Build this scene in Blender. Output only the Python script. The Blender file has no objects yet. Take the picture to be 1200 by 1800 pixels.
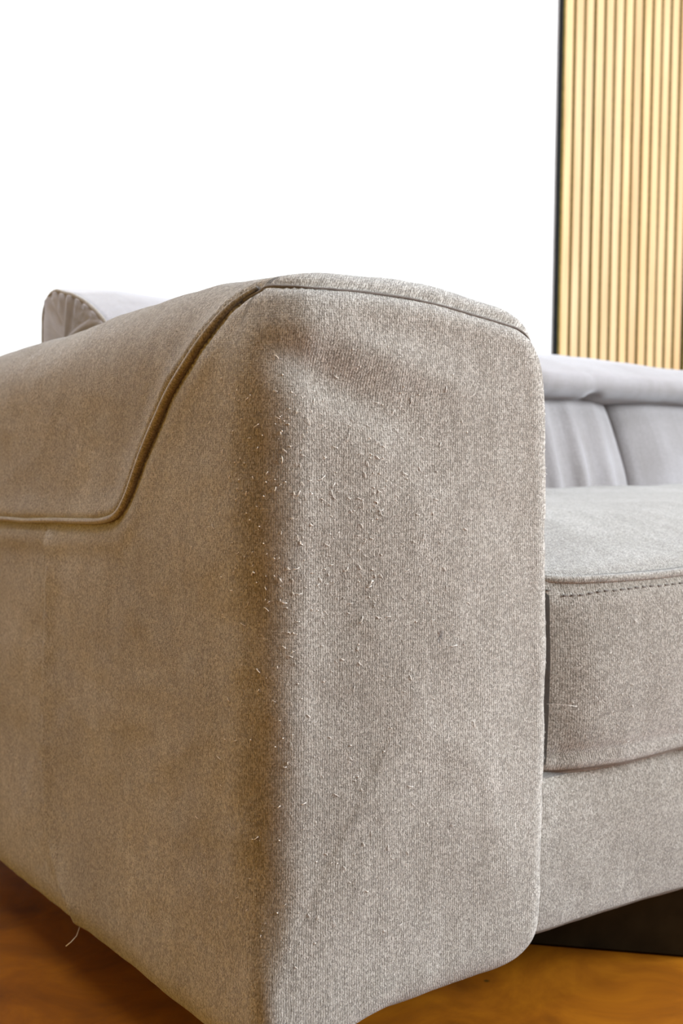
import bpy, bmesh, math, random
import numpy as np
from mathutils import Vector, Matrix, noise
from mathutils.bvhtree import BVHTree

random.seed(4)
rng = np.random.default_rng(7)
scene = bpy.context.scene
COL = scene.collection

# ------------------------------------------------------------------ camera
HEAD, PITCH, ROLL = math.radians(35.4), math.radians(3.9), math.radians(0.45)
CAM = Vector((-0.507, -0.811, 0.55))
fw = Vector((math.sin(HEAD) * math.cos(PITCH), math.cos(HEAD) * math.cos(PITCH), -math.sin(PITCH)))
rt = Vector((math.cos(HEAD), -math.sin(HEAD), 0))
up = rt.cross(fw)
rt2 = rt * math.cos(ROLL) + up * math.sin(ROLL)
up2 = up * math.cos(ROLL) - rt * math.sin(ROLL)
cam_d = bpy.data.cameras.new('camera')
cam_d.sensor_fit = 'VERTICAL'
cam_d.sensor_height = 36
cam_d.lens = 44
cam_d.clip_start = 0.02
cam_d.dof.use_dof = True
cam_d.dof.focus_distance = 1.04
cam_d.dof.aperture_fstop = 9.0
cam = bpy.data.objects.new('camera', cam_d)
COL.objects.link(cam)
M = Matrix((rt2, up2, -fw)).transposed().to_4x4()
M.translation = CAM
cam.matrix_world = M
scene.camera = cam

# ------------------------------------------------------------------ world, lights, exposure
w = bpy.data.worlds.new('world')
scene.world = w
w.use_nodes = True
w.node_tree.nodes['Background'].inputs[0].default_value = (1.0, 0.72, 0.40, 1)
w.node_tree.nodes['Background'].inputs[1].default_value = 0.32


def area(name, loc, target, sx, sy, power, color):
    l = bpy.data.lights.new(name, 'AREA')
    l.shape = 'RECTANGLE'
    l.size, l.size_y = sx, sy
    l.energy = power
    l.color = color
    o = bpy.data.objects.new(name, l)
    COL.objects.link(o)
    o.location = loc
    o.rotation_euler = (Vector(target) - Vector(loc)).to_track_quat('-Z', 'Y').to_euler()
    return o


area('window_daylight', (3.6, -2.5, 1.95), (0.6, 0.4, 0.45), 2.6, 2.0, 590, (0.88, 0.955, 1.0))
area('skylight', (0.3, 0.3, 3.1), (0.3, 0.4, 0), 2.6, 2.2, 115, (0.87, 0.91, 1.0))
area('warm_side_fill', (-3.0, 0.7, 0.9), (0.0, 0.4, 0.4), 1.2, 1.2, 36, (1.0, 0.57, 0.03))  # added fill, unseen: warms the shaded outer side of the arm
# added spot on the unseen floor, bouncing orange light onto the sofa front
sl = bpy.data.lights.new('floor_bounce_spot', 'SPOT')
sl.energy, sl.color, sl.spot_size, sl.spot_blend, sl.shadow_soft_size = 11000, (1.0, 0.93, 0.82), math.radians(17), 0.3, 0.05
so = bpy.data.objects.new('floor_bounce_spot', sl)
COL.objects.link(so)
so.location = (3.4, -3.6, 3.2)
so.rotation_euler = (Vector((0.75, -1.55, 0)) - so.location).to_track_quat('-Z', 'Y').to_euler()

vs = scene.view_settings
vs.view_transform = 'Standard'
vs.look = 'None'
vs.exposure = 0.0
vs.gamma = 1.0
vs.use_curve_mapping = False

# ------------------------------------------------------------------ materials


def new_mat(name):
    m = bpy.data.materials.new(name)
    m.use_nodes = True
    nt = m.node_tree
    return m, nt, nt.nodes['Principled BSDF']


def N(nt, typ, **kw):
    n = nt.nodes.new(typ)
    for k, v in kw.items():
        if k.startswith('i_'):
            n.inputs[int(k[2:])].default_value = v
        else:
            setattr(n, k, v)
    return n


def L(nt, a, b):
    nt.links.new(a, b)


def ramp(nt, src, stops):
    r = N(nt, 'ShaderNodeValToRGB')
    e = r.color_ramp.elements
    while len(e) > 1:
        e.remove(e[-1])
    e[0].position, e[0].color = stops[0][0], (*stops[0][1], 1)
    for p, c in stops[1:]:
        x = e.new(p)
        x.color = (*c, 1)
    L(nt, src, r.inputs[0])
    return r.outputs[0]


def mathn(nt, op, a, b=None):
    n = N(nt, 'ShaderNodeMath', operation=op)
    for i, v in enumerate((a, b)):
        if v is None:
            continue
        if isinstance(v, (int, float)):
            n.inputs[i].default_value = v
        else:
            L(nt, v, n.inputs[i])
    return n.outputs[0]


def mixc(nt, fac, a, b, mode='MIX'):
    n = N(nt, 'ShaderNodeMix', data_type='RGBA', blend_type=mode)
    for s, v in ((n.inputs[0], fac), (n.inputs[6], a), (n.inputs[7], b)):
        if isinstance(v, (int, float)):
            s.default_value = v
        elif isinstance(v, tuple):
            s.default_value = (*v, 1)
        else:
            L(nt, v, s)
    return n.outputs[2]


def fabric(name, base, light, dark, bump=0.5, contrast=1.0):
    """knitted melange upholstery: little slanted stitches in columns, from the UV map (metres)"""
    m, nt, p = new_mat(name)
    uv = N(nt, 'ShaderNodeUVMap').outputs[0]
    nz = N(nt, 'ShaderNodeTexNoise', noise_dimensions='2D')
    nz.inputs['Scale'].default_value = 260
    nz.inputs['Detail'].default_value = 1
    L(nt, uv, nz.inputs['Vector'])
    off = N(nt, 'ShaderNodeVectorMath', operation='SUBTRACT')
    L(nt, nz.outputs['Color'], off.inputs[0])
    off.inputs[1].default_value = (0.5, 0.5, 0.5)
    sc = N(nt, 'ShaderNodeVectorMath', operation='SCALE')
    L(nt, off.outputs[0], sc.inputs[0])
    sc.inputs['Scale'].default_value = 0.0016
    ad = N(nt, 'ShaderNodeVectorMath', operation='ADD')
    L(nt, uv, ad.inputs[0])
    L(nt, sc.outputs[0], ad.inputs[1])
    sp = N(nt, 'ShaderNodeSeparateXYZ')
    L(nt, ad.outputs[0], sp.inputs[0])
    u, v = sp.outputs[0], sp.outputs[1]
    ku, kv = 2 * math.pi / 0.0024, 2 * math.pi / 0.0019
    cu = mathn(nt, 'SINE', mathn(nt, 'MULTIPLY', u, ku))
    shift = mathn(nt, 'MULTIPLY', mathn(nt, 'ABSOLUTE', mathn(nt, 'SINE', mathn(nt, 'MULTIPLY', u, ku / 2))), 2.4)
    cv = mathn(nt, 'SINE', mathn(nt, 'ADD', mathn(nt, 'MULTIPLY', v, kv), shift))
    cm = N(nt, 'ShaderNodeMapping')
    cm.inputs['Scale'].default_value = (1 / 0.0012, 1 / 0.0017, 1)
    L(nt, ad.outputs[0], cm.inputs['Vector'])
    vo = N(nt, 'ShaderNodeTexVoronoi', voronoi_dimensions='2D')
    vo.inputs['Scale'].default_value = 1.0
    L(nt, cm.outputs[0], vo.inputs['Vector'])
    vsep = N(nt, 'ShaderNodeSeparateColor')
    L(nt, vo.outputs['Color'], vsep.inputs[0])
    h = mathn(nt, 'ADD', mathn(nt, 'MULTIPLY', cu, 0.18), mathn(nt, 'MULTIPLY', cv, 0.10))
    h = mathn(nt, 'ADD', h, mathn(nt, 'MULTIPLY', mathn(nt, 'SUBTRACT', vsep.outputs[0], 0.5), 1.6))
    # fibres and broad wear
    fz = N(nt, 'ShaderNodeTexNoise', noise_dimensions='2D')
    fz.inputs['Scale'].default_value = 700
    fz.inputs['Detail'].default_value = 3
    fz.inputs['Roughness'].default_value = 0.7
    L(nt, uv, fz.inputs['Vector'])
    mp = N(nt, 'ShaderNodeMapping')
    mp.inputs['Scale'].default_value = (60, 9, 1)
    L(nt, uv, mp.inputs['Vector'])
    st = N(nt, 'ShaderNodeTexNoise', noise_dimensions='2D')
    st.inputs['Scale'].default_value = 1.0
    st.inputs['Detail'].default_value = 4
    L(nt, mp.outputs[0], st.inputs['Vector'])
    big = N(nt, 'ShaderNodeTexNoise', noise_dimensions='2D')
    big.inputs['Scale'].default_value = 7
    big.inputs['Detail'].default_value = 5
    L(nt, uv, big.inputs['Vector'])
    hh = mathn(nt, 'ADD', h, mathn(nt, 'MULTIPLY', mathn(nt, 'SUBTRACT', fz.outputs[0], 0.5), 1.8))
    fac = mathn(nt, 'ADD', mathn(nt, 'MULTIPLY', hh, 0.24 * contrast), 0.5)
    c = ramp(nt, fac, [(0.12, dark), (0.5, base), (0.9, light)])
    bw = ramp(nt, big.outputs[0], [(0.3, (0.88, 0.86, 0.84)), (0.7, (1.08, 1.08, 1.09))])
    sw = ramp(nt, st.outputs[0], [(0.3, (0.93, 0.92, 0.91)), (0.7, (1.05, 1.05, 1.06))])
    c = mixc(nt, 1.0, c, bw, 'MULTIPLY')
    c = mixc(nt, 1.0, c, sw, 'MULTIPLY')
    L(nt, c, p.inputs['Base Color'])
    p.inputs['Roughness'].default_value = 0.95
    p.inputs['Specular IOR Level'].default_value = 0.15
    p.inputs['Sheen Weight'].default_value = 0.5
    p.inputs['Sheen Roughness'].default_value = 0.45
    p.inputs['Sheen Tint'].default_value = (0.9, 0.92, 1.0, 1)
    b = N(nt, 'ShaderNodeBump')
    b.inputs['Strength'].default_value = bump
    b.inputs['Distance'].default_value = 0.0007
    L(nt, hh, b.inputs['Height'])
    L(nt, b.outputs[0], p.inputs['Normal'])
    return m


FAB = fabric('taupe_knit_fabric', (0.284, 0.267, 0.231), (0.61, 0.592, 0.555), (0.070, 0.058, 0.042), 1.15)
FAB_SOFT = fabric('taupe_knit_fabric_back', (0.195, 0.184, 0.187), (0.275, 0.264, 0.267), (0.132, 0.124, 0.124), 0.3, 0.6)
FAB_PIPE = fabric('taupe_piping_fabric', (0.225, 0.205, 0.170), (0.42, 0.39, 0.34), (0.09, 0.075, 0.06), 0.5)


def plain(name, color, rough=0.6, noise_scale=None, spread=0.15, spec=0.5):
    m, nt, p = new_mat(name)
    p.inputs['Roughness'].default_value = rough
    p.inputs['Specular IOR Level'].default_value = spec
    if noise_scale:
        tc = N(nt, 'ShaderNodeTexCoord').outputs['Object']
        n = N(nt, 'ShaderNodeTexNoise')
        n.inputs['Scale'].default_value = noise_scale
        n.inputs['Detail'].default_value = 5
        L(nt, tc, n.inputs['Vector'])
        lo = tuple(c * (1 - spread) for c in color)
        hi = tuple(min(1, c * (1 + spread)) for c in color)
        L(nt, ramp(nt, n.outputs[0], [(0.3, lo), (0.7, hi)]), p.inputs['Base Color'])
    else:
        p.inputs['Base Color'].default_value = (*color, 1)
    return m


LINT = plain('pale_lint', (0.74, 0.72, 0.69), 0.9, 300, 0.2)
STITCH = plain('dark_stitching', (0.10, 0.085, 0.075), 0.9, 400, 0.2)
LEG = plain('black_brown_wood', (0.016, 0.014, 0.008), 0.55, 25, 0.6, 0.3)
WALL = plain('white_wall_paint', (0.66, 0.66, 0.665), 0.85, 3, 0.012)
MDF = plain('olive_slat_core', (0.27, 0.22, 0.05), 0.9, 60, 0.2)
FELT = plain('dark_olive_felt', (0.055, 0.048, 0.014), 0.95, 300, 0.3)
EDGE = plain('black_edge_strip', (0.008, 0.010, 0.011), 0.7, 60, 0.2, 0.1)


def wood_slat():
    m, nt, p = new_mat('pale_oak_slat')
    oi = N(nt, 'ShaderNodeObjectInfo')
    tc = N(nt, 'ShaderNodeTexCoord').outputs['Object']
    ad = N(nt, 'ShaderNodeVectorMath', operation='ADD')
    rv = N(nt, 'ShaderNodeCombineXYZ')
    L(nt, mathn(nt, 'MULTIPLY', oi.outputs['Random'], 40), rv.inputs[0])
    L(nt, mathn(nt, 'MULTIPLY', oi.outputs['Random'], 17), rv.inputs[2])
    L(nt, tc, ad.inputs[0])
    L(nt, rv.outputs[0], ad.inputs[1])
    mp = N(nt, 'ShaderNodeMapping')
    mp.inputs['Scale'].default_value = (90, 90, 3.0)
    L(nt, ad.outputs[0], mp.inputs['Vector'])
    g = N(nt, 'ShaderNodeTexNoise')
    g.inputs['Scale'].default_value = 1
    g.inputs['Detail'].default_value = 4
    L(nt, mp.outputs[0], g.inputs['Vector'])
    c = ramp(nt, g.outputs[0], [(0.25, (0.37, 0.23, 0.105)), (0.5, (0.45, 0.305, 0.158)), (0.75, (0.51, 0.37, 0.215))])
    t = ramp(nt, oi.outputs['Random'], [(0.0, (0.92, 0.87, 0.82)), (0.5, (1.0, 1.0, 1.0)), (1.0, (1.05, 1.0, 0.93))])
    L(nt, mixc(nt, 1.0, c, t, 'MULTIPLY'), p.inputs['Base Color'])
    p.inputs['Roughness'].default_value = 0.55
    p.inputs['Specular IOR Level'].default_value = 0.3
    return m


SLAT = wood_slat()


def floor_mat():
    m, nt, p = new_mat('orange_brown_floor')
    tc = N(nt, 'ShaderNodeTexCoord').outputs['Object']
    a = N(nt, 'ShaderNodeTexNoise')
    a.inputs['Scale'].default_value = 9
    a.inputs['Detail'].default_value = 6
    a.inputs['Roughness'].default_value = 0.62
    a.inputs['Distortion'].default_value = 0.6
    L(nt, tc, a.inputs['Vector'])
    c = ramp(nt, a.outputs[0], [(0.3, (0.11, 0.032, 0.0008)), (0.5, (0.19, 0.058, 0.0012)), (0.7, (0.27, 0.092, 0.0025))])
    v = N(nt, 'ShaderNodeTexVoronoi')
    v.inputs['Scale'].default_value = 14
    L(nt, tc, v.inputs['Vector'])
    spk = ramp(nt, v.outputs['Distance'], [(0.05, (0.25, 0.4, 0.3)), (0.075, (1, 1, 1))])
    c = mixc(nt, 1.0, c, spk, 'MULTIPLY')
    L(nt, c, p.inputs['Base Color'])
    p.inputs['Roughness'].default_value = 0.6
    p.inputs['Specular IOR Level'].default_value = 0.12
    b = N(nt, 'ShaderNodeBump')
    b.inputs['Strength'].default_value = 0.15
    b.inputs['Distance'].default_value = 0.002
    L(nt, a.outputs[0], b.inputs['Height'])
    L(nt, b.outputs[0], p.inputs['Normal'])
    return m


FLOOR = floor_mat()

# ------------------------------------------------------------------ object helpers


def empty(name, loc, label, cat, group=None):
    o = bpy.data.objects.new(name, None)
    COL.objects.link(o)
    o.location = loc
    o.empty_display_size = 0.1
    o['label'], o['category'] = label, cat
    if group:
        o['group'] = group
    return o


def mesh_obj(name, V, F, mat, parent=None, origin=(0, 0, 0), uv=None, smooth=True):
    """V in world metres; origin is the world position of the parent (root) it is stored against"""
    V = np.asarray(V, float) - np.asarray(origin, float)
    me = bpy.data.meshes.new(name)
    me.from_pydata(V.tolist(), [], [tuple(int(i) for i in f) for f in F])
    me.update()
    if uv is not None:
        lay = me.uv_layers.new(name='UVMap')
        li = np.empty(len(me.loops), np.int32)
        me.loops.foreach_get('vertex_index', li)
        lay.data.foreach_set('uv', np.asarray(uv, np.float32)[li].ravel())
    me.materials.append(mat)
    if smooth:
        me.polygons.foreach_set('use_smooth', np.ones(len(me.polygons), bool))
    o = bpy.data.objects.new(name, me)
    COL.objects.link(o)
    if parent is not None:
        o.parent = parent
    return o


def fbm(P, scale, seed=0.0, octaves=2):
    return np.array([noise.fractal(Vector((p[0] * scale + seed, p[1] * scale, p[2] * scale)), 1.0, 2.0, octaves) for p in P])


def grid_faces(nr, nc, closed_c=False, base=0):
    i = np.arange(nr - 1)[:, None]
    j = np.arange(nc if closed_c else nc - 1)[None, :]
    jn = (j + 1) % nc
    a = base + i * nc + j
    b = base + i * nc + jn
    return np.stack([a, b, b + nc, a + nc], -1).reshape(-1, 4)


def vert_normals(V, F):
    n = np.zeros_like(V)
    F = np.asarray(F)
    fn = np.cross(V[F[:, 2]] - V[F[:, 0]], V[F[:, 3]] - V[F[:, 1]])
    for k in range(4):
        np.add.at(n, F[:, k], fn)
    return n / (np.linalg.norm(n, axis=1, keepdims=True) + 1e-12)


def resample(P, step, closed=False):
    P = np.asarray(P, float)
    if closed:
        P = np.vstack([P, P[:1]])
    d = np.r_[0, np.cumsum(np.linalg.norm(np.diff(P, axis=0), axis=1))]
    n = max(3, int(round(d[-1] / step)))
    t = np.linspace(0, d[-1], n + 1)
    out = np.stack([np.interp(t, d, P[:, k]) for k in range(P.shape[1])], 1)
    return out[:-1] if closed else out


def smooth_line(P, it=2):
    P = np.asarray(P, float)
    for _ in range(it):
        Q = [P[0]]
        for a, b in zip(P[:-1], P[1:]):
            Q += [a * .75 + b * .25, a * .25 + b * .75]
        Q.append(P[-1])
        P = np.array(Q)
    return P


def dist_to_line(V, line):
    """distance of every vertex to a dense polyline"""
    best = np.full(len(V), 9.0)
    lo, hi = line.min(0) - .06, line.max(0) + .06
    idx = np.where(np.all((V > lo) & (V < hi), axis=1))[0]
    for s in range(0, len(idx), 4000):
        q = idx[s:s + 4000]
        d = np.linalg.norm(V[q][:, None, :] - line[None], axis=2)
        best[q] = d.min(1)
    return best


def tube(P, r, sides=8, closed=False):
    P = np.asarray(P, float)
    n = len(P)
    V, UV = [], []
    prev = None
    acc = 0
    for i in range(n):
        a = P[(i - 1) % n] if closed or i else P[i]
        b = P[(i + 1) % n] if closed or i < n - 1 else P[i]
        t = Vector(b - a).normalized()
        if prev is None:
            prev = t.orthogonal().normalized()
        x = (prev - t * prev.dot(t)).normalized()
        prev = x
        y = t.cross(x)
        if i:
            acc += np.linalg.norm(P[i] - P[i - 1])
        rr = r[i] if hasattr(r, '__len__') else r
        for k in range(sides):
            an = 2 * math.pi * k / sides
            V.append(P[i] + rr * (math.cos(an) * np.array(x) + math.sin(an) * np.array(y)))
            UV.append((acc, k * rr * 6.28 / sides))
    F = [tuple(f) for f in grid_faces(n, sides, True)]
    if closed:
        base = (n - 1) * sides
        F += [(base + k, base + (k + 1) % sides, (k + 1) % sides, k) for k in range(sides)]
    else:
        F.append(tuple(range(sides))[::-1])
        F.append(tuple((n - 1) * sides + k for k in range(sides)))
    return np.array(V), F, np.array(UV)


def rounded_box(lo, hi, r, step):
    """box with rounded edges as an even grid; returns V, F(quads), unit coords in -1..1, normals"""
    lo, hi = np.array(lo, float), np.array(hi, float)
    size = hi - lo
    n = np.maximum(4, np.round(size / step).astype(int))
    key, V, F = {}, [], []

    def vid(i, j, k):
        t = (i, j, k)
        if t not in key:
            key[t] = len(V)
            V.append(lo + size * np.array(t) / n)
        return key[t]
    for ax in range(3):
        a, b = [(1, 2), (2, 0), (0, 1)][ax]
        for side in (0, 1):
            for i in range(n[a]):
                for j in range(n[b]):
                    q = []
                    for di, dj in ((0, 0), (1, 0), (1, 1), (0, 1)):
                        t = [0, 0, 0]
                        t[ax] = int(n[ax]) * side
                        t[a], t[b] = i + di, j + dj
                        q.append(vid(*t))
                    F.append(q if side else q[::-1])
    V = np.array(V)
    U = (V - (lo + hi) / 2) / (size / 2)
    r = np.minimum(np.broadcast_to(np.array(r, float), 3), size / 2 * .98)
    # pull grid lines so the rounding zone has its share of points, then round
    C = np.clip(V, lo + r, hi - r)
    D = (V - C) / r
    ln = np.linalg.norm(D, axis=1, keepdims=True)
    mx = np.abs(D).max(1, keepdims=True)
    Dn = np.where(ln > 1e-9, D / np.maximum(ln, 1e-9), 0)
    V2 = C + Dn * r * np.where(mx > 0, mx, 0)
    return V2, np.array(F), U


def box_uv(V, Nn):
    a = np.abs(Nn)
    u = np.where(a[:, 0] > np.maximum(a[:, 1], a[:, 2]), V[:, 1], V[:, 0])
    v = np.where(a[:, 2] > np.maximum(a[:, 0], a[:, 1]), V[:, 1] + V[:, 2], V[:, 2] - V[:, 1] * .2)
    return np.stack([u, v], 1)


def sbox(lo, hi, bev=0.0):
    """small bevelled box, few triangles"""
    bm = bmesh.new()
    bmesh.ops.create_cube(bm, size=1)
    lo, hi = Vector(lo), Vector(hi)
    for v in bm.verts:
        v.co = Vector(((lo[k] + hi[k]) / 2 + v.co[k] * (hi[k] - lo[k]) for k in range(3)))
    if bev:
        bmesh.ops.bevel(bm, geom=bm.edges[:], offset=bev, segments=1, affect='EDGES')
    V = [v.co[:] for v in bm.verts]
    bm.verts.index_update()
    F = [[v.index for v in f.verts] for f in bm.faces]
    bm.free()
    return V, F


# ------------------------------------------------------------------ setting
FZ = -0.03       # floor level
WY = 1.66        # room face of the back wall
V, F = sbox((-4.5, -5.0, FZ - 0.06), (6.5, WY, FZ))
o = mesh_obj('floor', V, F, FLOOR, smooth=False)
o['kind'] = 'structure'
V, F = sbox((-1.8, WY, FZ - 0.06), (6.5, WY + 0.12, 3.2))
o = mesh_obj('wall_back', V, F, WALL, smooth=False)
o['kind'] = 'structure'

# ------------------------------------------------------------------ slatted wall panels
PITCH_S, SW, ST = 0.0388, 0.0280, 0.012
PX = 1.949
PW = WY - 0.002   # panels are fixed just clear of the plaster


def slat_panel(x0, count, label, strip):
    root = empty('slat_panel', (x0, PW, FZ), label, 'wall panel', 'oak slat panels on the white wall')
    org = np.array((x0, PW, FZ))
    xs = x0 + (0.0065 if strip else 0.006)
    x1 = xs + count * PITCH_S
    V, F = sbox((xs, PW - 0.009, FZ + 0.001), (x1, PW, 2.75))
    mesh_obj('felt_backing', V, F, FELT, root, org, smooth=False)
    if strip:
        V, F = sbox((x0, PW - 0.012, FZ + 0.001), (xs + 0.001, PW, 2.75), 0.0015)
        mesh_obj('edge_strip', V, F, EDGE, root, org, smooth=False)
    V, F = sbox((0, -ST, 0.001), (SW, 0.0005, 2.75), 0.0018)
    first = None
    for k in range(count):
        if first is None:
            first = mesh_obj('slat', V, F, SLAT, root, (0, 0, 0), smooth=False)
            first.data.materials.append(MDF)
            for pg in first.data.polygons:
                pg.material_index = 1 if abs(pg.normal.x) > .9 else 0
            s = first
        else:
            s = first.copy()
            COL.objects.link(s)
            s.parent = root
        s.location = (xs - x0 + 0.0012 + k * PITCH_S + random.uniform(-.0008, .0008), -0.009 + random.uniform(-.0005, .0003), 0)
    return x1


xe = slat_panel(PX, 13, 'pale oak slat wall panel with a black strip down its left edge', True)
slat_panel(xe + 0.004, 13, 'second oak slat wall panel, cut off by the right edge of the picture', False)

# ------------------------------------------------------------------ sofa
WT = 2.24
SO = np.array((WT / 2, 0.475, FZ))
sofa = empty('sofa', SO, 'grey taupe fabric sofa with wide worn rounded arms, standing on the orange floor', 'sofa')

AW, ZB, ZT, AD = 0.309, 0.054, 0.678, 0.95


def arc(cx, cz, r, a0, a1, n=14, rz=None):
    rz = rz or r
    t = np.radians(np.linspace(a0, a1, n))
    return np.stack([cx + r * np.cos(t), cz + rz * np.sin(t)], 1)


def arm_mesh():
    # outline in XZ, starting at the middle of the bottom, running out, up the outer side, over the top, down the inner side
    pts = [np.array([[0.15, ZB]]),
           arc(0.030, ZB + 0.034, 0.034, 270, 180, 14, 0.034),
           np.array([[-0.004, 0.25], [-0.005, 0.40], [-0.004, 0.53]]),
           arc(0.068, ZT - 0.081, 0.072, 180, 93, 22, 0.081),
           np.array([[0.10, ZT], [0.14, ZT - 0.0005], [0.18, ZT - 0.004], [0.215, ZT - 0.0085]]),
           arc(AW - 0.068, ZT - 0.095, 0.066, 70, 0, 18, 0.084),
           np.array([[AW + 0.004, 0.45], [AW + 0.007, 0.30], [AW + 0.005, 0.16]]),
           arc(AW - 0.036, ZB + 0.040, 0.040, 0, -90)]
    O = resample(smooth_line(np.vstack(pts + [pts[0]]), 1), 0.0042, False)[:-1]
    for _ in range(14):
        O = (np.roll(O, 1, 0) + 2 * O + np.roll(O, -1, 0)) / 4
    n = len(O)
    d = np.roll(O, -1, 0) - np.roll(O, 1, 0)
    d /= np.linalg.norm(d, axis=1, keepdims=True)
    nor = np.stack([d[:, 1] * -1, d[:, 0]], 1)      # outward for this winding
    s = np.r_[0, np.cumsum(np.linalg.norm(np.diff(O, axis=0), axis=1))]
    # fillet radius along the front edge
    ax, az = nor[:, 0], nor[:, 1]
    wl = np.clip(-ax, 0, 1) ** 2
    wr = np.clip(ax, 0, 1) ** 2
    wt = np.clip(az, 0, 1) ** 2
    wb = np.clip(-az, 0, 1) ** 2
    rad = 0.046 * wl + 0.030 * wr + 0.040 * wt + 0.030 * wb
    cd = np.linalg.norm(O - np.array([0.01, ZB + 0.01]), axis=1)
    rad = np.minimum(rad, 0.018 + np.clip(cd - 0.06, 0, 1) * 0.5)
    for _ in range(10):
        rad = (np.roll(rad, 1) + rad + np.roll(rad, -1)) / 3
    c = np.array([0.165, 0.375])
    rows, rowinfo = [], []
    kk = np.linspace(0.001, 1, 60) ** 0.85
    inner = O - nor * rad[:, None]
    for _ in range(40):
        inner = (np.roll(inner, 1, 0) + 2 * inner + np.roll(inner, -1, 0)) / 4
    for k in kk[:-1]:
        P = c + (inner - c) * k
        rows.append(np.stack([P[:, 0], np.full(n, -0.011 * (1 - k ** 2) ** 1.6), P[:, 1]], 1))
        rowinfo.append('cap')
    phis = np.radians(np.linspace(0, 90, 15))
    for ph in phis:
        P = inner + (O - inner) * math.sin(ph)
        rows.append(np.stack([P[:, 0], rad * (1 - math.cos(ph)), P[:, 1]], 1))
        rowinfo.append('round')
    ys = np.linspace(0, 1, 210)[1:]
    for t in ys:
        Y = rad + (AD - 0.05 - rad) * t
        rows.append(np.stack([O[:, 0], Y, O[:, 1]], 1))
        rowinfo.append('body')
    for ph in np.radians(np.linspace(0, 90, 8))[1:]:
        P = O - nor * (0.05 * (1 - math.cos(ph)))
        rows.append(np.stack([P[:, 0], np.full(n, AD - 0.05 + 0.05 * math.sin(ph)), P[:, 1]], 1))
        rowinfo.append('body')
    for k in (0.8, 0.5, 0.2, 0.01):
        P = c + (O - nor * 0.05 - c) * k
        rows.append(np.stack([P[:, 0], np.full(n, AD + 0.002), P[:, 1]], 1))
        rowinfo.append('body')
    V = np.vstack(rows)
    F = grid_faces(len(rows), n, True)
    # close the small hole in the middle of the front
    half = n // 2
    F = np.vstack([F, [[k, k + 1, n - 2 - k, n - 1 - k] for k in range(half - 1)]])
    V0 = V.copy()
    # UV in metres
    cap = np.repeat([i != 'body' for i in rowinfo], n)
    sv = np.tile(s, len(rows)) - s[np.argmin(np.abs(O[:, 1] - 0.35) + (O[:, 0] > 0.1) * 9)] + 0.35
    uv = np.where(cap[:, None], np.stack([V[:, 0] - V[:, 1], V[:, 2]], 1), np.stack([np.minimum(V[:, 0], .0) - V[:, 1], sv], 1))
    topc = cap & (np.tile(az, len(rows)) > 0.5) & (V[:, 1] > 0.012)
    # top falls away towards the back
    topz = np.interp(V[:, 1], [0, .06, .16, .234, .353, .494, .608, .759, 1.0], [-.002, -.003, 0, -.004, -.014, -.028, -.034, -.047, -.058])
    f = np.clip((V[:, 2] - 0.36) / (ZT - 0.36), 0, 1)
    V[:, 2] += topz * f
    # outer side hangs slightly inwards at the foot and swells in the middle
    sw = np.sin(np.clip((V[:, 2] - ZB) / (ZT - ZB), 0, 1) * math.pi)
    V[:, 0] -= np.where(V[:, 0] < 0.1, 0.004 * sw * np.clip(V[:, 1] / .1, 0, 1), 0)
    # foot edge sags a little towards the outer corner
    foot = np.clip((0.20 - V[:, 2]) / 0.13, 0, 1)
    V[:, 2] -= foot * (0.010 * np.clip((0.30 - V[:, 0]) / 0.30, 0, 1) + 0.023 * np.clip((0.13 - V[:, 0]) / 0.13, 0, 1) ** 1.5)
    # seams ---------------------------------------------------------------
    r0 = rowinfo.index('round')
    ring = V[(r0 + 3) * n:(r0 + 4) * n]
    jo = np.argmin(np.linalg.norm(O - np.array([0.262, ZT - 0.03]), axis=1))
    ji = np.argmin(np.linalg.norm(O - np.array([AW + 0.004, 0.48]), axis=1))
    top_seam = np.array([V[(r0 + int(round(3 + 9 * max(0, min(1, (j - jo + 4) / 22))))) * n + j] for j in range(jo, ji + 1)])
    for _ in range(6):
        top_seam[1:-1] = (top_seam[:-2] + top_seam[1:-1] * 2 + top_seam[2:]) / 4
    turn = np.array([[.0181, .0648, .6519], [.0228, .0593, .6563], [.0256, .0491, .6588], [.0295, .0317, .6603], [.0381, .0201, .6603], [.0582, .010, .6595],
                     [.0955, .0076, .6592], [.1298, .007, .6578], [.1651, .0059, .654], [.1898, .0055, .6507], [.2155, .0055, .6474], [.2421, .0058, .6441]])
    tree = BVHTree.FromPolygons(V.tolist(), F.tolist())
    diag = smooth_line(np.array([[.0228, .0593, .6563], [.0181, .0648, .6519], [.0134, .0702, .6465], [.0085, .0755, .6398], [.0015, .0863, .6263], [-.0033, .1013, .6107],
                                 [-.0054, .1221, .594], [-.006, .1464, .5755], [-.0064, .1668, .5537], [-.0067, .1857, .5327], [-.0072, .204, .5106],
                                 [-.0075, .2149, .4949], [-.0077, .225, .4805], [-.0079, .2341, .4701], [-.008, .2459, .4626], [-.0081, .2617, .4589], [-.0081, .2804, .456],
                                 [-.0082, .3194, .4523], [-.0083, .4269, .446], [-.0084, .5512, .4401], [-.008, .75, .434], [-.008, .93, .425]]), 2)
    whole = resample(np.vstack([top_seam[::-1], turn[::-1], diag[12:]]), 0.003)
    for _ in range(14):
        whole[1:-1] = (whole[:-2] + whole[1:-1] * 2 + whole[2:]) / 4
    whole = np.array([tree.find_nearest(Vector(p))[0][:] for p in whole])
    cut = int(np.argmin(np.linalg.norm(whole - np.array([.0181, .0648, .6519]), axis=1)))
    top_seam, diag = whole[:cut + 2][::-1], whole[cut - 4:]
    crease = resample(smooth_line(np.array([[-.008, .414, .42], [-.008, .426, .31], [-.008, .439, .20], [-.008, .437, .125], [-.008, .412, .08], [-.006, .375, .045]]), 2), .003)
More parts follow.
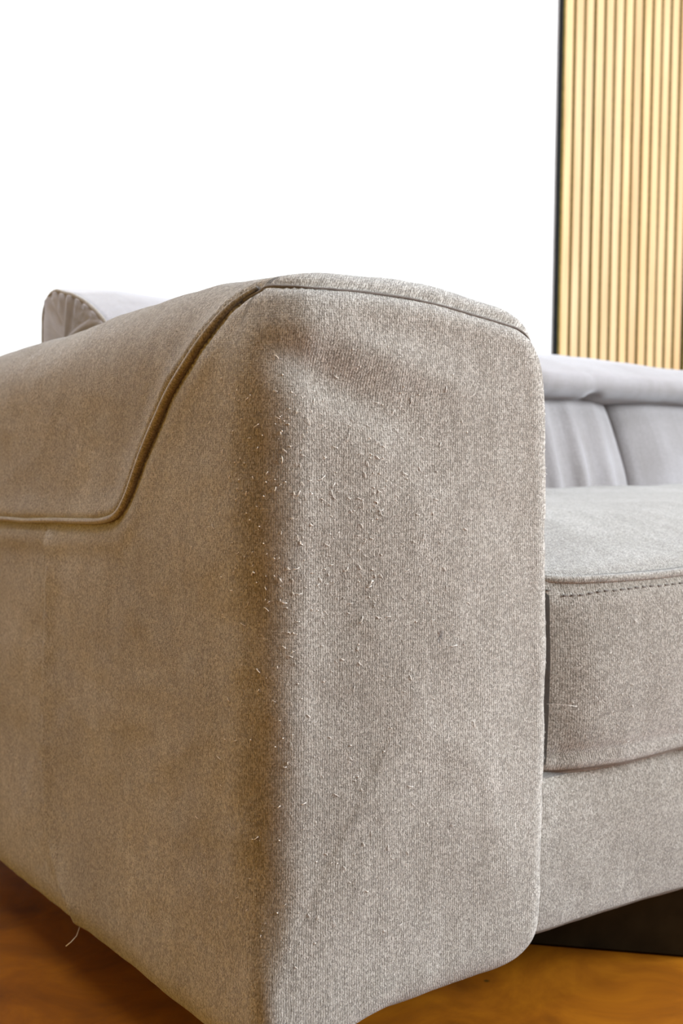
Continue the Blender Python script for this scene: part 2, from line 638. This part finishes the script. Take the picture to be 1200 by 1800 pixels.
    crease = np.array([tree.find_nearest(Vector(p))[0][:] for p in crease])
    nn = vert_normals(V, F)
    if np.mean(nn[(r0 - 20) * n:(r0 - 19) * n, 1]) > 0:
        F = F[:, ::-1]
        nn = -nn
    d1 = dist_to_line(V, resample(top_seam, .003))
    d2 = dist_to_line(V, diag)
    d3 = dist_to_line(V, crease)
    disp = -0.0030 * np.exp(-(d1 / 0.0042) ** 2) + 0.0012 * np.exp(-((d1 - 0.014) / 0.009) ** 2)
    g = -0.0035 * np.exp(-(d2 / 0.0045) ** 2) + 0.0018 * np.exp(-((d2 - 0.016) / 0.011) ** 2)
    disp += g
    # welt: cloth of the upper panel is folded and stands proud along the slanting seam
    zs = np.interp(V[:, 1], diag[np.argsort(diag[:, 1]), 1], diag[np.argsort(diag[:, 1]), 2])
    above = (V[:, 2] > zs) & (V[:, 0] < 0.09)
    fade = np.clip(1.4 - V[:, 1] / .30, 0.25, 1)
    disp += np.where(above, 0.0035 * fade * np.exp(-((d2 - 0.009) / 0.006) ** 2), 0)
    side = V[:, 0] < 0.05
    ahead = np.where(V[:, 1] < np.interp(V[:, 2], crease[::-1, 2], crease[::-1, 1]), 1, 0)
    disp += np.where(side, -0.0022 * np.exp(-(d3 / .004) ** 2) + 0.004 * ahead * np.exp(-(d3 / .022) ** 2), 0)
    # shallow dents of the worn front: one slanting under the top seam
    X, Z = V[:, 0], V[:, 2]
    fr = np.clip(1 - V[:, 1] / 0.05, 0, 1)
    l1 = (Z - (0.598 - 0.42 * (X - 0.03))) / 0.020
    disp += -0.0080 * fr * np.exp(-l1 ** 2) * np.exp(-((X - 0.055) / 0.075) ** 2)
    l2 = (Z - (0.632 - 0.30 * (X - 0.03))) / 0.018
    disp += 0.0050 * fr * np.exp(-l2 ** 2) * np.exp(-((X - 0.12) / 0.08) ** 2)
    disp += 0.0022 * fbm(V0, 9, 3.1) * np.clip(1.2 - np.abs(Z - .38) / .4, 0, 1) + 0.0010 * fbm(V0, 26, 8.7)
    V = V + nn * disp[:, None]
    return V, F, uv, diag, top_seam


AV, AF, AUV, DIAG, TOPSEAM = arm_mesh()
SKIN = {}
ARM_TREE = SKIN['tree'] = BVHTree.FromPolygons(AV.tolist(), AF.tolist())
arm = mesh_obj('arm', AV, AF, FAB, sofa, SO, AUV)
arm['label'] = 'left arm, worn and pilled at its front corner'


def on_arm(p, lift):
    q, nv, _, _ = SKIN['tree'].find_nearest(Vector(p))
    return np.array(q + nv * lift), np.array(nv)


def lifted(line, lift):
    out = np.array([on_arm(p, lift)[0] for p in line])
    return out


# piping along the slanting side seam (thick near the top, thin further back) and the fine seam over the front
pl = lifted(DIAG[::2] + np.array([0, 0.002, 0.004]), 0.0010)
for _ in range(3):
    pl[1:-1] = (pl[:-2] + pl[1:-1] * 2 + pl[2:]) / 4
rr = np.interp(np.arange(len(pl)), [0, 9, 30, 50, 70, len(pl)], [.0018, .0036, .0042, .0032, .0028, .0026])
V, F, U = tube(pl, rr, 8)
o = mesh_obj('piping', V, F, FAB_PIPE, arm, (0, 0, 0), U)
o.data.transform(Matrix.Translation(-Vector(SO)))
o['label'] = 'thick fabric welt running down the side of the arm'
tl = lifted(TOPSEAM, 0.0004)
for _ in range(4):
    tl[1:-1] = (tl[:-2] + tl[1:-1] * 2 + tl[2:]) / 4
V, F, U = tube(tl, np.interp(np.arange(len(tl)), [0, 10, 24, len(tl)], [.0024, .0019, .0011, .0010]), 6)
o = mesh_obj('seam', V, F, STITCH, arm, SO, U)
o['label'] = 'fine dark seam over the front of the arm'

# mirror arm on the far right end
MV = AV.copy()
MV[:, 0] = WT - MV[:, 0]
arm2 = mesh_obj('arm', MV, AF[:, ::-1], FAB, sofa, SO, AUV)
pm = pl.copy()
pm[:, 0] = WT - pm[:, 0]
V, F, U = tube(pm, rr, 8)
mesh_obj('piping', V, F, FAB_PIPE, arm2, SO, U)

# lint and pills on the worn cloth: nobody could count it
LV, LF = [], []


def add_tube(P, r, sides=4):
    V, F, _ = tube(P, r, sides)
    b = len(LV)
    LV.extend(V.tolist())
    LF.extend([tuple(i + b for i in f) for f in F])


def fibre(p, length, r, lift=.0004, ang=None, curl=1.0, stand=0.3):
    q, nv = on_arm(p, lift)
    nv = Vector(nv)
    t = nv.orthogonal().normalized()
    t = Matrix.Rotation(random.uniform(0, 6.28) if ang is None else ang, 3, nv) @ t
    b = nv.cross(t)
    pts = []
    cc = random.uniform(-1, 1) * curl
    for k in range(5):
        s_ = k / 4
        pts.append(q + length * (np.array(t) * s_ + np.array(b) * cc * s_ * (1 - s_) + np.array(nv) * stand * s_ * (1 - s_) * 2))
    add_tube(np.array(pts), r)


def pill(p, r):
    q, nv = on_arm(p, r * .5)
    b = len(LV)
    bm = bmesh.new()
    bmesh.ops.create_icosphere(bm, subdivisions=1, radius=r)
    for v in bm.verts:
        LV.append((q + np.array(v.co) * np.array([random.uniform(.6, 1.5), random.uniform(.6, 1.2), random.uniform(.5, 1.2)])).tolist())
    bm.verts.index_update()
    for f in bm.faces:
        LF.append(tuple(v.index + b for v in f.verts))
    bm.free()


for k in range(560):
    a = random.gauss(0.060, 0.065)              # unrolled distance from the corner
    z = random.choice([random.gauss(0.50, 0.055), random.uniform(0.12, 0.58), random.gauss(0.46, 0.07)])
    if not (-0.13 < a < 0.28 and 0.09 < z < 0.64):
        continue
    p = (a, -0.005, z) if a > 0 else (-0.005, -a, z)
    if random.random() < 0.55:
        fibre(p, abs(random.gauss(0.0016, 0.0014)) + .0010, random.uniform(.00018, .00034), curl=.5, ang=random.gauss(1.57, .6) if random.random() < .6 else None)
    else:
        pill(p, random.uniform(.0003, .0008))
for k in range(40):                              # fuzz along the inner edge of the front
    fibre((AW + .003, 0.012, random.uniform(.1, .6)), random.uniform(.001, .003), .00012, stand=.8)
for p, ln, an in (((0.047, -.004, 0.508), .007, 1.0), ((0.183, -.004, 0.366), .008, .8), ((0.205, -.004, 0.292), .006, 1.2), ((.03, 0, .50), .005, .2),
                  ((0.14, -.004, 0.25), .006, .9), ((0.03, 0, 0.44), .005, 2.2)):
    fibre(p, ln, .0003, curl=.5)
# loose threads hanging at hem and edge
add_tube(np.array([[.006, .372, .032], [.000, .366, .026], [-.006, .366, .021], [-.011, .368, .017]]), .0005)
add_tube(np.array([[.313, .012, .295], [.318, .004, .2955], [.325, -.002, .295], [.334, -.006, .2935]]), .00022)
lint = mesh_obj('lint', LV, LF, LINT, arm, SO)
lint['kind'] = 'stuff'
lint['label'] = 'pale pills and loose fibres'

# --- bench seat cushion
SX0, SX1, SY0, SY1 = 0.331, WT - 0.331, 0.024, 0.66
V, F, U = rounded_box((SX0, SY0, 0.211), (SX1, SY1, 0.412), (0.015, 0.026, 0.018), 0.0075)
x, y = U[:, 0], U[:, 1]
ex = np.clip((V[:, 0] - SX0) / 0.16, 0, 1)
ex2 = np.clip((SX1 - V[:, 0]) / 0.16, 0, 1)
ey = np.clip((V[:, 1] - SY0) / 0.24, 0, 1)
sm = lambda t: t * t * (3 - 2 * t)
crown = (0.35 + .65 * sm(ex)) * (0.35 + .65 * sm(ex2)) * (np.sin(ey * math.pi / 2))
fz = np.clip(U[:, 2], -1, 1)
V[:, 2] += np.where(fz > 0, 0.044 * crown * fz ** 3, 0)
front = np.clip(-U[:, 1], 0, 1) ** 12
V[:, 1] -= front * 0.010 * np.cos(fz * math.pi / 2) * (.4 + .6 * sm(np.clip((V[:, 0] - SX0) / .06, 0, 1)))
for e_ in (V[:, 0] - SX0, SX1 - V[:, 0]):
    V[:, 1] += np.clip(-U[:, 1] * .5 + .5, 0, 1) ** 4 * 0.026 * np.exp(-(np.clip(e_, 0, 1) / .055) ** 1.5)
nn = vert_normals(V, F)
zsq = 0.234
dd = np.abs(V[:, 2] - zsq)
fr = V[:, 1] < SY0 + .02
disp = np.where(fr, -0.005 * np.exp(-(dd / .006) ** 2), 0)
seamz = 0.404
disp += np.where(fr, -0.003 * np.exp(-((V[:, 2] - seamz + .008) / .005) ** 2), 0)
disp += 0.003 * fbm(V, 7, 1.3) + .0008 * fbm(V, 30, 4.2)
V += nn * disp[:, None]
seat = mesh_obj('seat_cushion', V, F, FAB, sofa, SO, box_uv(V, nn))
SEAT_TREE = BVHTree.FromPolygons(V.tolist(), F.tolist())
sp = []
for t in np.linspace(0, 1, 320):
    X = SX0 + 0.004 + (SX1 - SX0 - .008) * t
    e = min(X - SX0, SX1 - X)
    yy = SY0 + 0.006 + .016 * math.exp(-e / .010) + 0.026 * math.exp(-(e / .055) ** 1.5)
    q = SEAT_TREE.find_nearest(Vector((X, yy - .004, seamz + .001)))[0]
    sp.append(q[:])
sp = np.array(sp)
for _ in range(4):
    sp[1:-1] = (sp[:-2] + sp[1:-1] * 2 + sp[2:]) / 4
V, F, U = tube(sp, 0.0042, 8)
mesh_obj('piping', V, F, FAB, seat, SO, U)
SV, SF = [], []
for k in range(0, 70):
    X = SX0 + .012 + k * 0.0105
    q, nv, _, _ = SEAT_TREE.find_nearest(Vector((X, SY0 - .01, seamz - .0052)))
    vv, ff = sbox((-.0032, -.0008, -.0010), (.0032, .0008, .0010), .0005)
    b = len(SV)
    SV += [tuple(np.array(p) + np.array(q)) for p in vv]
    SF += [tuple(i + b for i in f) for f in ff]
o = mesh_obj('stitching', SV, SF, STITCH, seat, SO)
o['kind'] = 'stuff'
o['label'] = 'dark dashed stitching under the piping'

# a few loose fibres on the cushion front
LV, LF = [], []
SKIN['tree'] = SEAT_TREE
for k in range(46):
    fibre((random.uniform(.345, .62), SY0 - .01, random.uniform(.235, .385)), random.uniform(.0012, .0035), random.uniform(.00018, .0003), curl=.6)
o = mesh_obj('lint', LV, LF, LINT, seat, SO)
o['kind'] = 'stuff'
o['label'] = 'pale loose fibres on the cushion front'
SKIN['tree'] = ARM_TREE

# --- front rail below the cushion
V, F, U = rounded_box((0.322, 0.046, 0.050), (WT - 0.322, 0.12, 0.222), (0.014, 0.020, 0.016), 0.010)
nn = vert_normals(V, F)
V += nn * (0.003 * fbm(V, 6, 5.5) + .0008 * fbm(V, 28, 2.2))[:, None]
V[:, 1] -= np.where(U[:, 1] < 0, .006 * np.cos(U[:, 2] * 1.5), 0)
mesh_obj('front_rail', V, F, FAB, sofa, SO, box_uv(V, nn))

# --- seat deck (hidden frame under the cushion) and back shell
V, F, U = rounded_box((0.325, 0.10, 0.075), (WT - 0.325, 0.84, 0.214), 0.012, 0.03)
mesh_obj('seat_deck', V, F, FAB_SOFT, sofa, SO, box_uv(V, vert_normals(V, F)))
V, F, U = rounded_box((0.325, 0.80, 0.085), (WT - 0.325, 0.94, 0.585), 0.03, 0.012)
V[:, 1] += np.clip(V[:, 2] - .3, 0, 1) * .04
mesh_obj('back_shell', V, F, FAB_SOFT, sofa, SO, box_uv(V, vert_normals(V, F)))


# --- two back cushions, leaning, with soft vertical folds
def back_cushion(x0, x1, folds, lean=0.36):
    V, F, U = rounded_box((x0, 0.635, 0.37), (x1, 0.78, 0.612), (0.030, 0.035, 0.028), 0.0075)
    front = np.clip(-U[:, 1], 0, 1)
    zc = (V[:, 2] - 0.37) / 0.242
    ex = np.clip(np.minimum(V[:, 0] - x0, x1 - V[:, 0]) / 0.10, 0, 1)
    V[:, 1] -= front ** 3 * (0.016 * sm(ex) + 0.012 * np.sin(np.clip(zc, 0, 1) * math.pi))
    for (fx, wd, am) in folds:
        X = V[:, 0] - fx - 0.03 * (zc - .5)
        V[:, 1] -= front ** 3 * am * np.exp(-(X / wd) ** 2) * np.clip(1.25 - zc * .9, 0, 1)
    V[:, 1] += (V[:, 2] - 0.44) * lean
    nn = vert_normals(V, F)
    V += nn * (.003 * fbm(V, 8, x0))[:, None]
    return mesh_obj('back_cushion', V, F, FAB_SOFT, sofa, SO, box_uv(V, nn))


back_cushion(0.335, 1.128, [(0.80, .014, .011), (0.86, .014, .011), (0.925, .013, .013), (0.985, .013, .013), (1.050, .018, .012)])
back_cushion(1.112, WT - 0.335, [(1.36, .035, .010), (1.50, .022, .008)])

# --- headrest bolster: slanting pillow profile swept along X, boxed left end
HX0, HX1 = 0.165, WT - 0.165


def head_profile():
    pts = np.vstack([arc(0.668, 0.655, 0.034, 250, 140, 10), np.array([[0.675, 0.697], [0.735, 0.722]]), arc(0.815, 0.695, 0.045, 110, -10, 12, .042),
                     np.array([[0.860, 0.640]]), arc(0.835, 0.620, 0.02, 0, -90, 6), np.array([[0.78, 0.601], [0.70, 0.612]])])
    return resample(smooth_line(np.vstack([pts, pts[:1]]), 2), 0.006)[:-1]


HP = head_profile()
n = len(HP)
hc = HP.mean(0)
xs = np.r_[HX0 + .012 - .012 * np.cos(np.linspace(0, 1.57, 5)) , np.arange(HX0 + 0.02, HX1 - 0.02, 0.0085), HX1 - .012 + .012 * np.sin(np.linspace(0, 1.57, 5))]
rows = []
for k in (0.02, 0.3, 0.6, 0.85):
    P = hc + (HP - hc) * k * .93
    rows.append(np.stack([np.full(n, HX0 - .006 * (1 - k)), P[:, 0], P[:, 1]], 1))
for X in xs:
    e = min(X - HX0, HX1 - X)
    k = 1 - .07 * (1 - min(1, e / .012)) ** 2
    P = hc + (HP - hc) * k
    rows.append(np.stack([np.full(n, X), P[:, 0], P[:, 1]], 1))
for k in (0.85, 0.6, 0.3, 0.02):
    P = hc + (HP - hc) * k * .93
    rows.append(np.stack([np.full(n, HX1 + .006 * (1 - k)), P[:, 0], P[:, 1]], 1))
V = np.vstack(rows)
F = grid_faces(len(rows), n, True)
nn = vert_normals(V, F)
if nn[(len(rows) // 2) * n + np.argmax(HP[:, 1]), 2] < 0:
    F, nn = F[:, ::-1], -nn
V0 = V.copy()
cy = V[:, 0]
drop = np.interp(cy, [0, .25, .6, .95, 1.10, 1.25, 1.42, 1.6, 2.2], [0, .002, -.02, -.050, -.055, -.060, -.071, -.075, -.08])
hf = np.clip((V[:, 2] - 0.585) / .15, 0, 1)
V[:, 2] += drop * (.25 + .75 * hf)
V[:, 2] += -.004 * np.clip(1 - (cy - HX0) / .05, 0, 1)
disp = .002 * fbm(V0, 5, 9.1) + .001 * fbm(V0, 20, 3)
tuft = np.array([1.044, 0.66, 0.607])
dt = np.linalg.norm((V - tuft) * np.array([1, .8, 1]), axis=1)
disp += -.013 * np.exp(-(dt / .012) ** 2)
disp += -.0015 * np.exp(-((V[:, 0] - 1.035) / .010) ** 2)
# gathered pleats on the boxed end
endm = V0[:, 0] < HX0 + .001
V[:, 0] -= np.where(endm, .003 * np.sin(V0[:, 1] * 2 * math.pi / .026), 0)
V += nn * disp[:, None]
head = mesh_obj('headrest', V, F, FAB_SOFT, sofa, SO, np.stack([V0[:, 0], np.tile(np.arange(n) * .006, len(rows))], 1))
i0 = 4 * n + 2 * n
hl = V[i0:i0 + n]
Vt, Ft, Ut = tube(hl, .0028, 6, True)
mesh_obj('piping', Vt, Ft, FAB_PIPE, head, SO, Ut)

# --- angled block legs on the floor
def leg(cx, cy, ang, wd=0.26, th=0.055):
    V, F = sbox((-wd / 2, -th / 2, FZ), (wd / 2, th / 2, 0.078), 0.003)
    R = Matrix.Rotation(ang, 3, 'Z')
    V = [tuple(R @ Vector(v) + Vector((cx, cy, 0))) for v in V]
    return mesh_obj('leg', V, F, LEG, sofa, SO, smooth=False)


lg = leg(0.520, 0.163, math.radians(-46))
leg(WT - 0.520, 0.163, math.radians(47))
leg(0.513, 0.80, math.radians(47))
leg(WT - 0.513, 0.80, math.radians(-47))
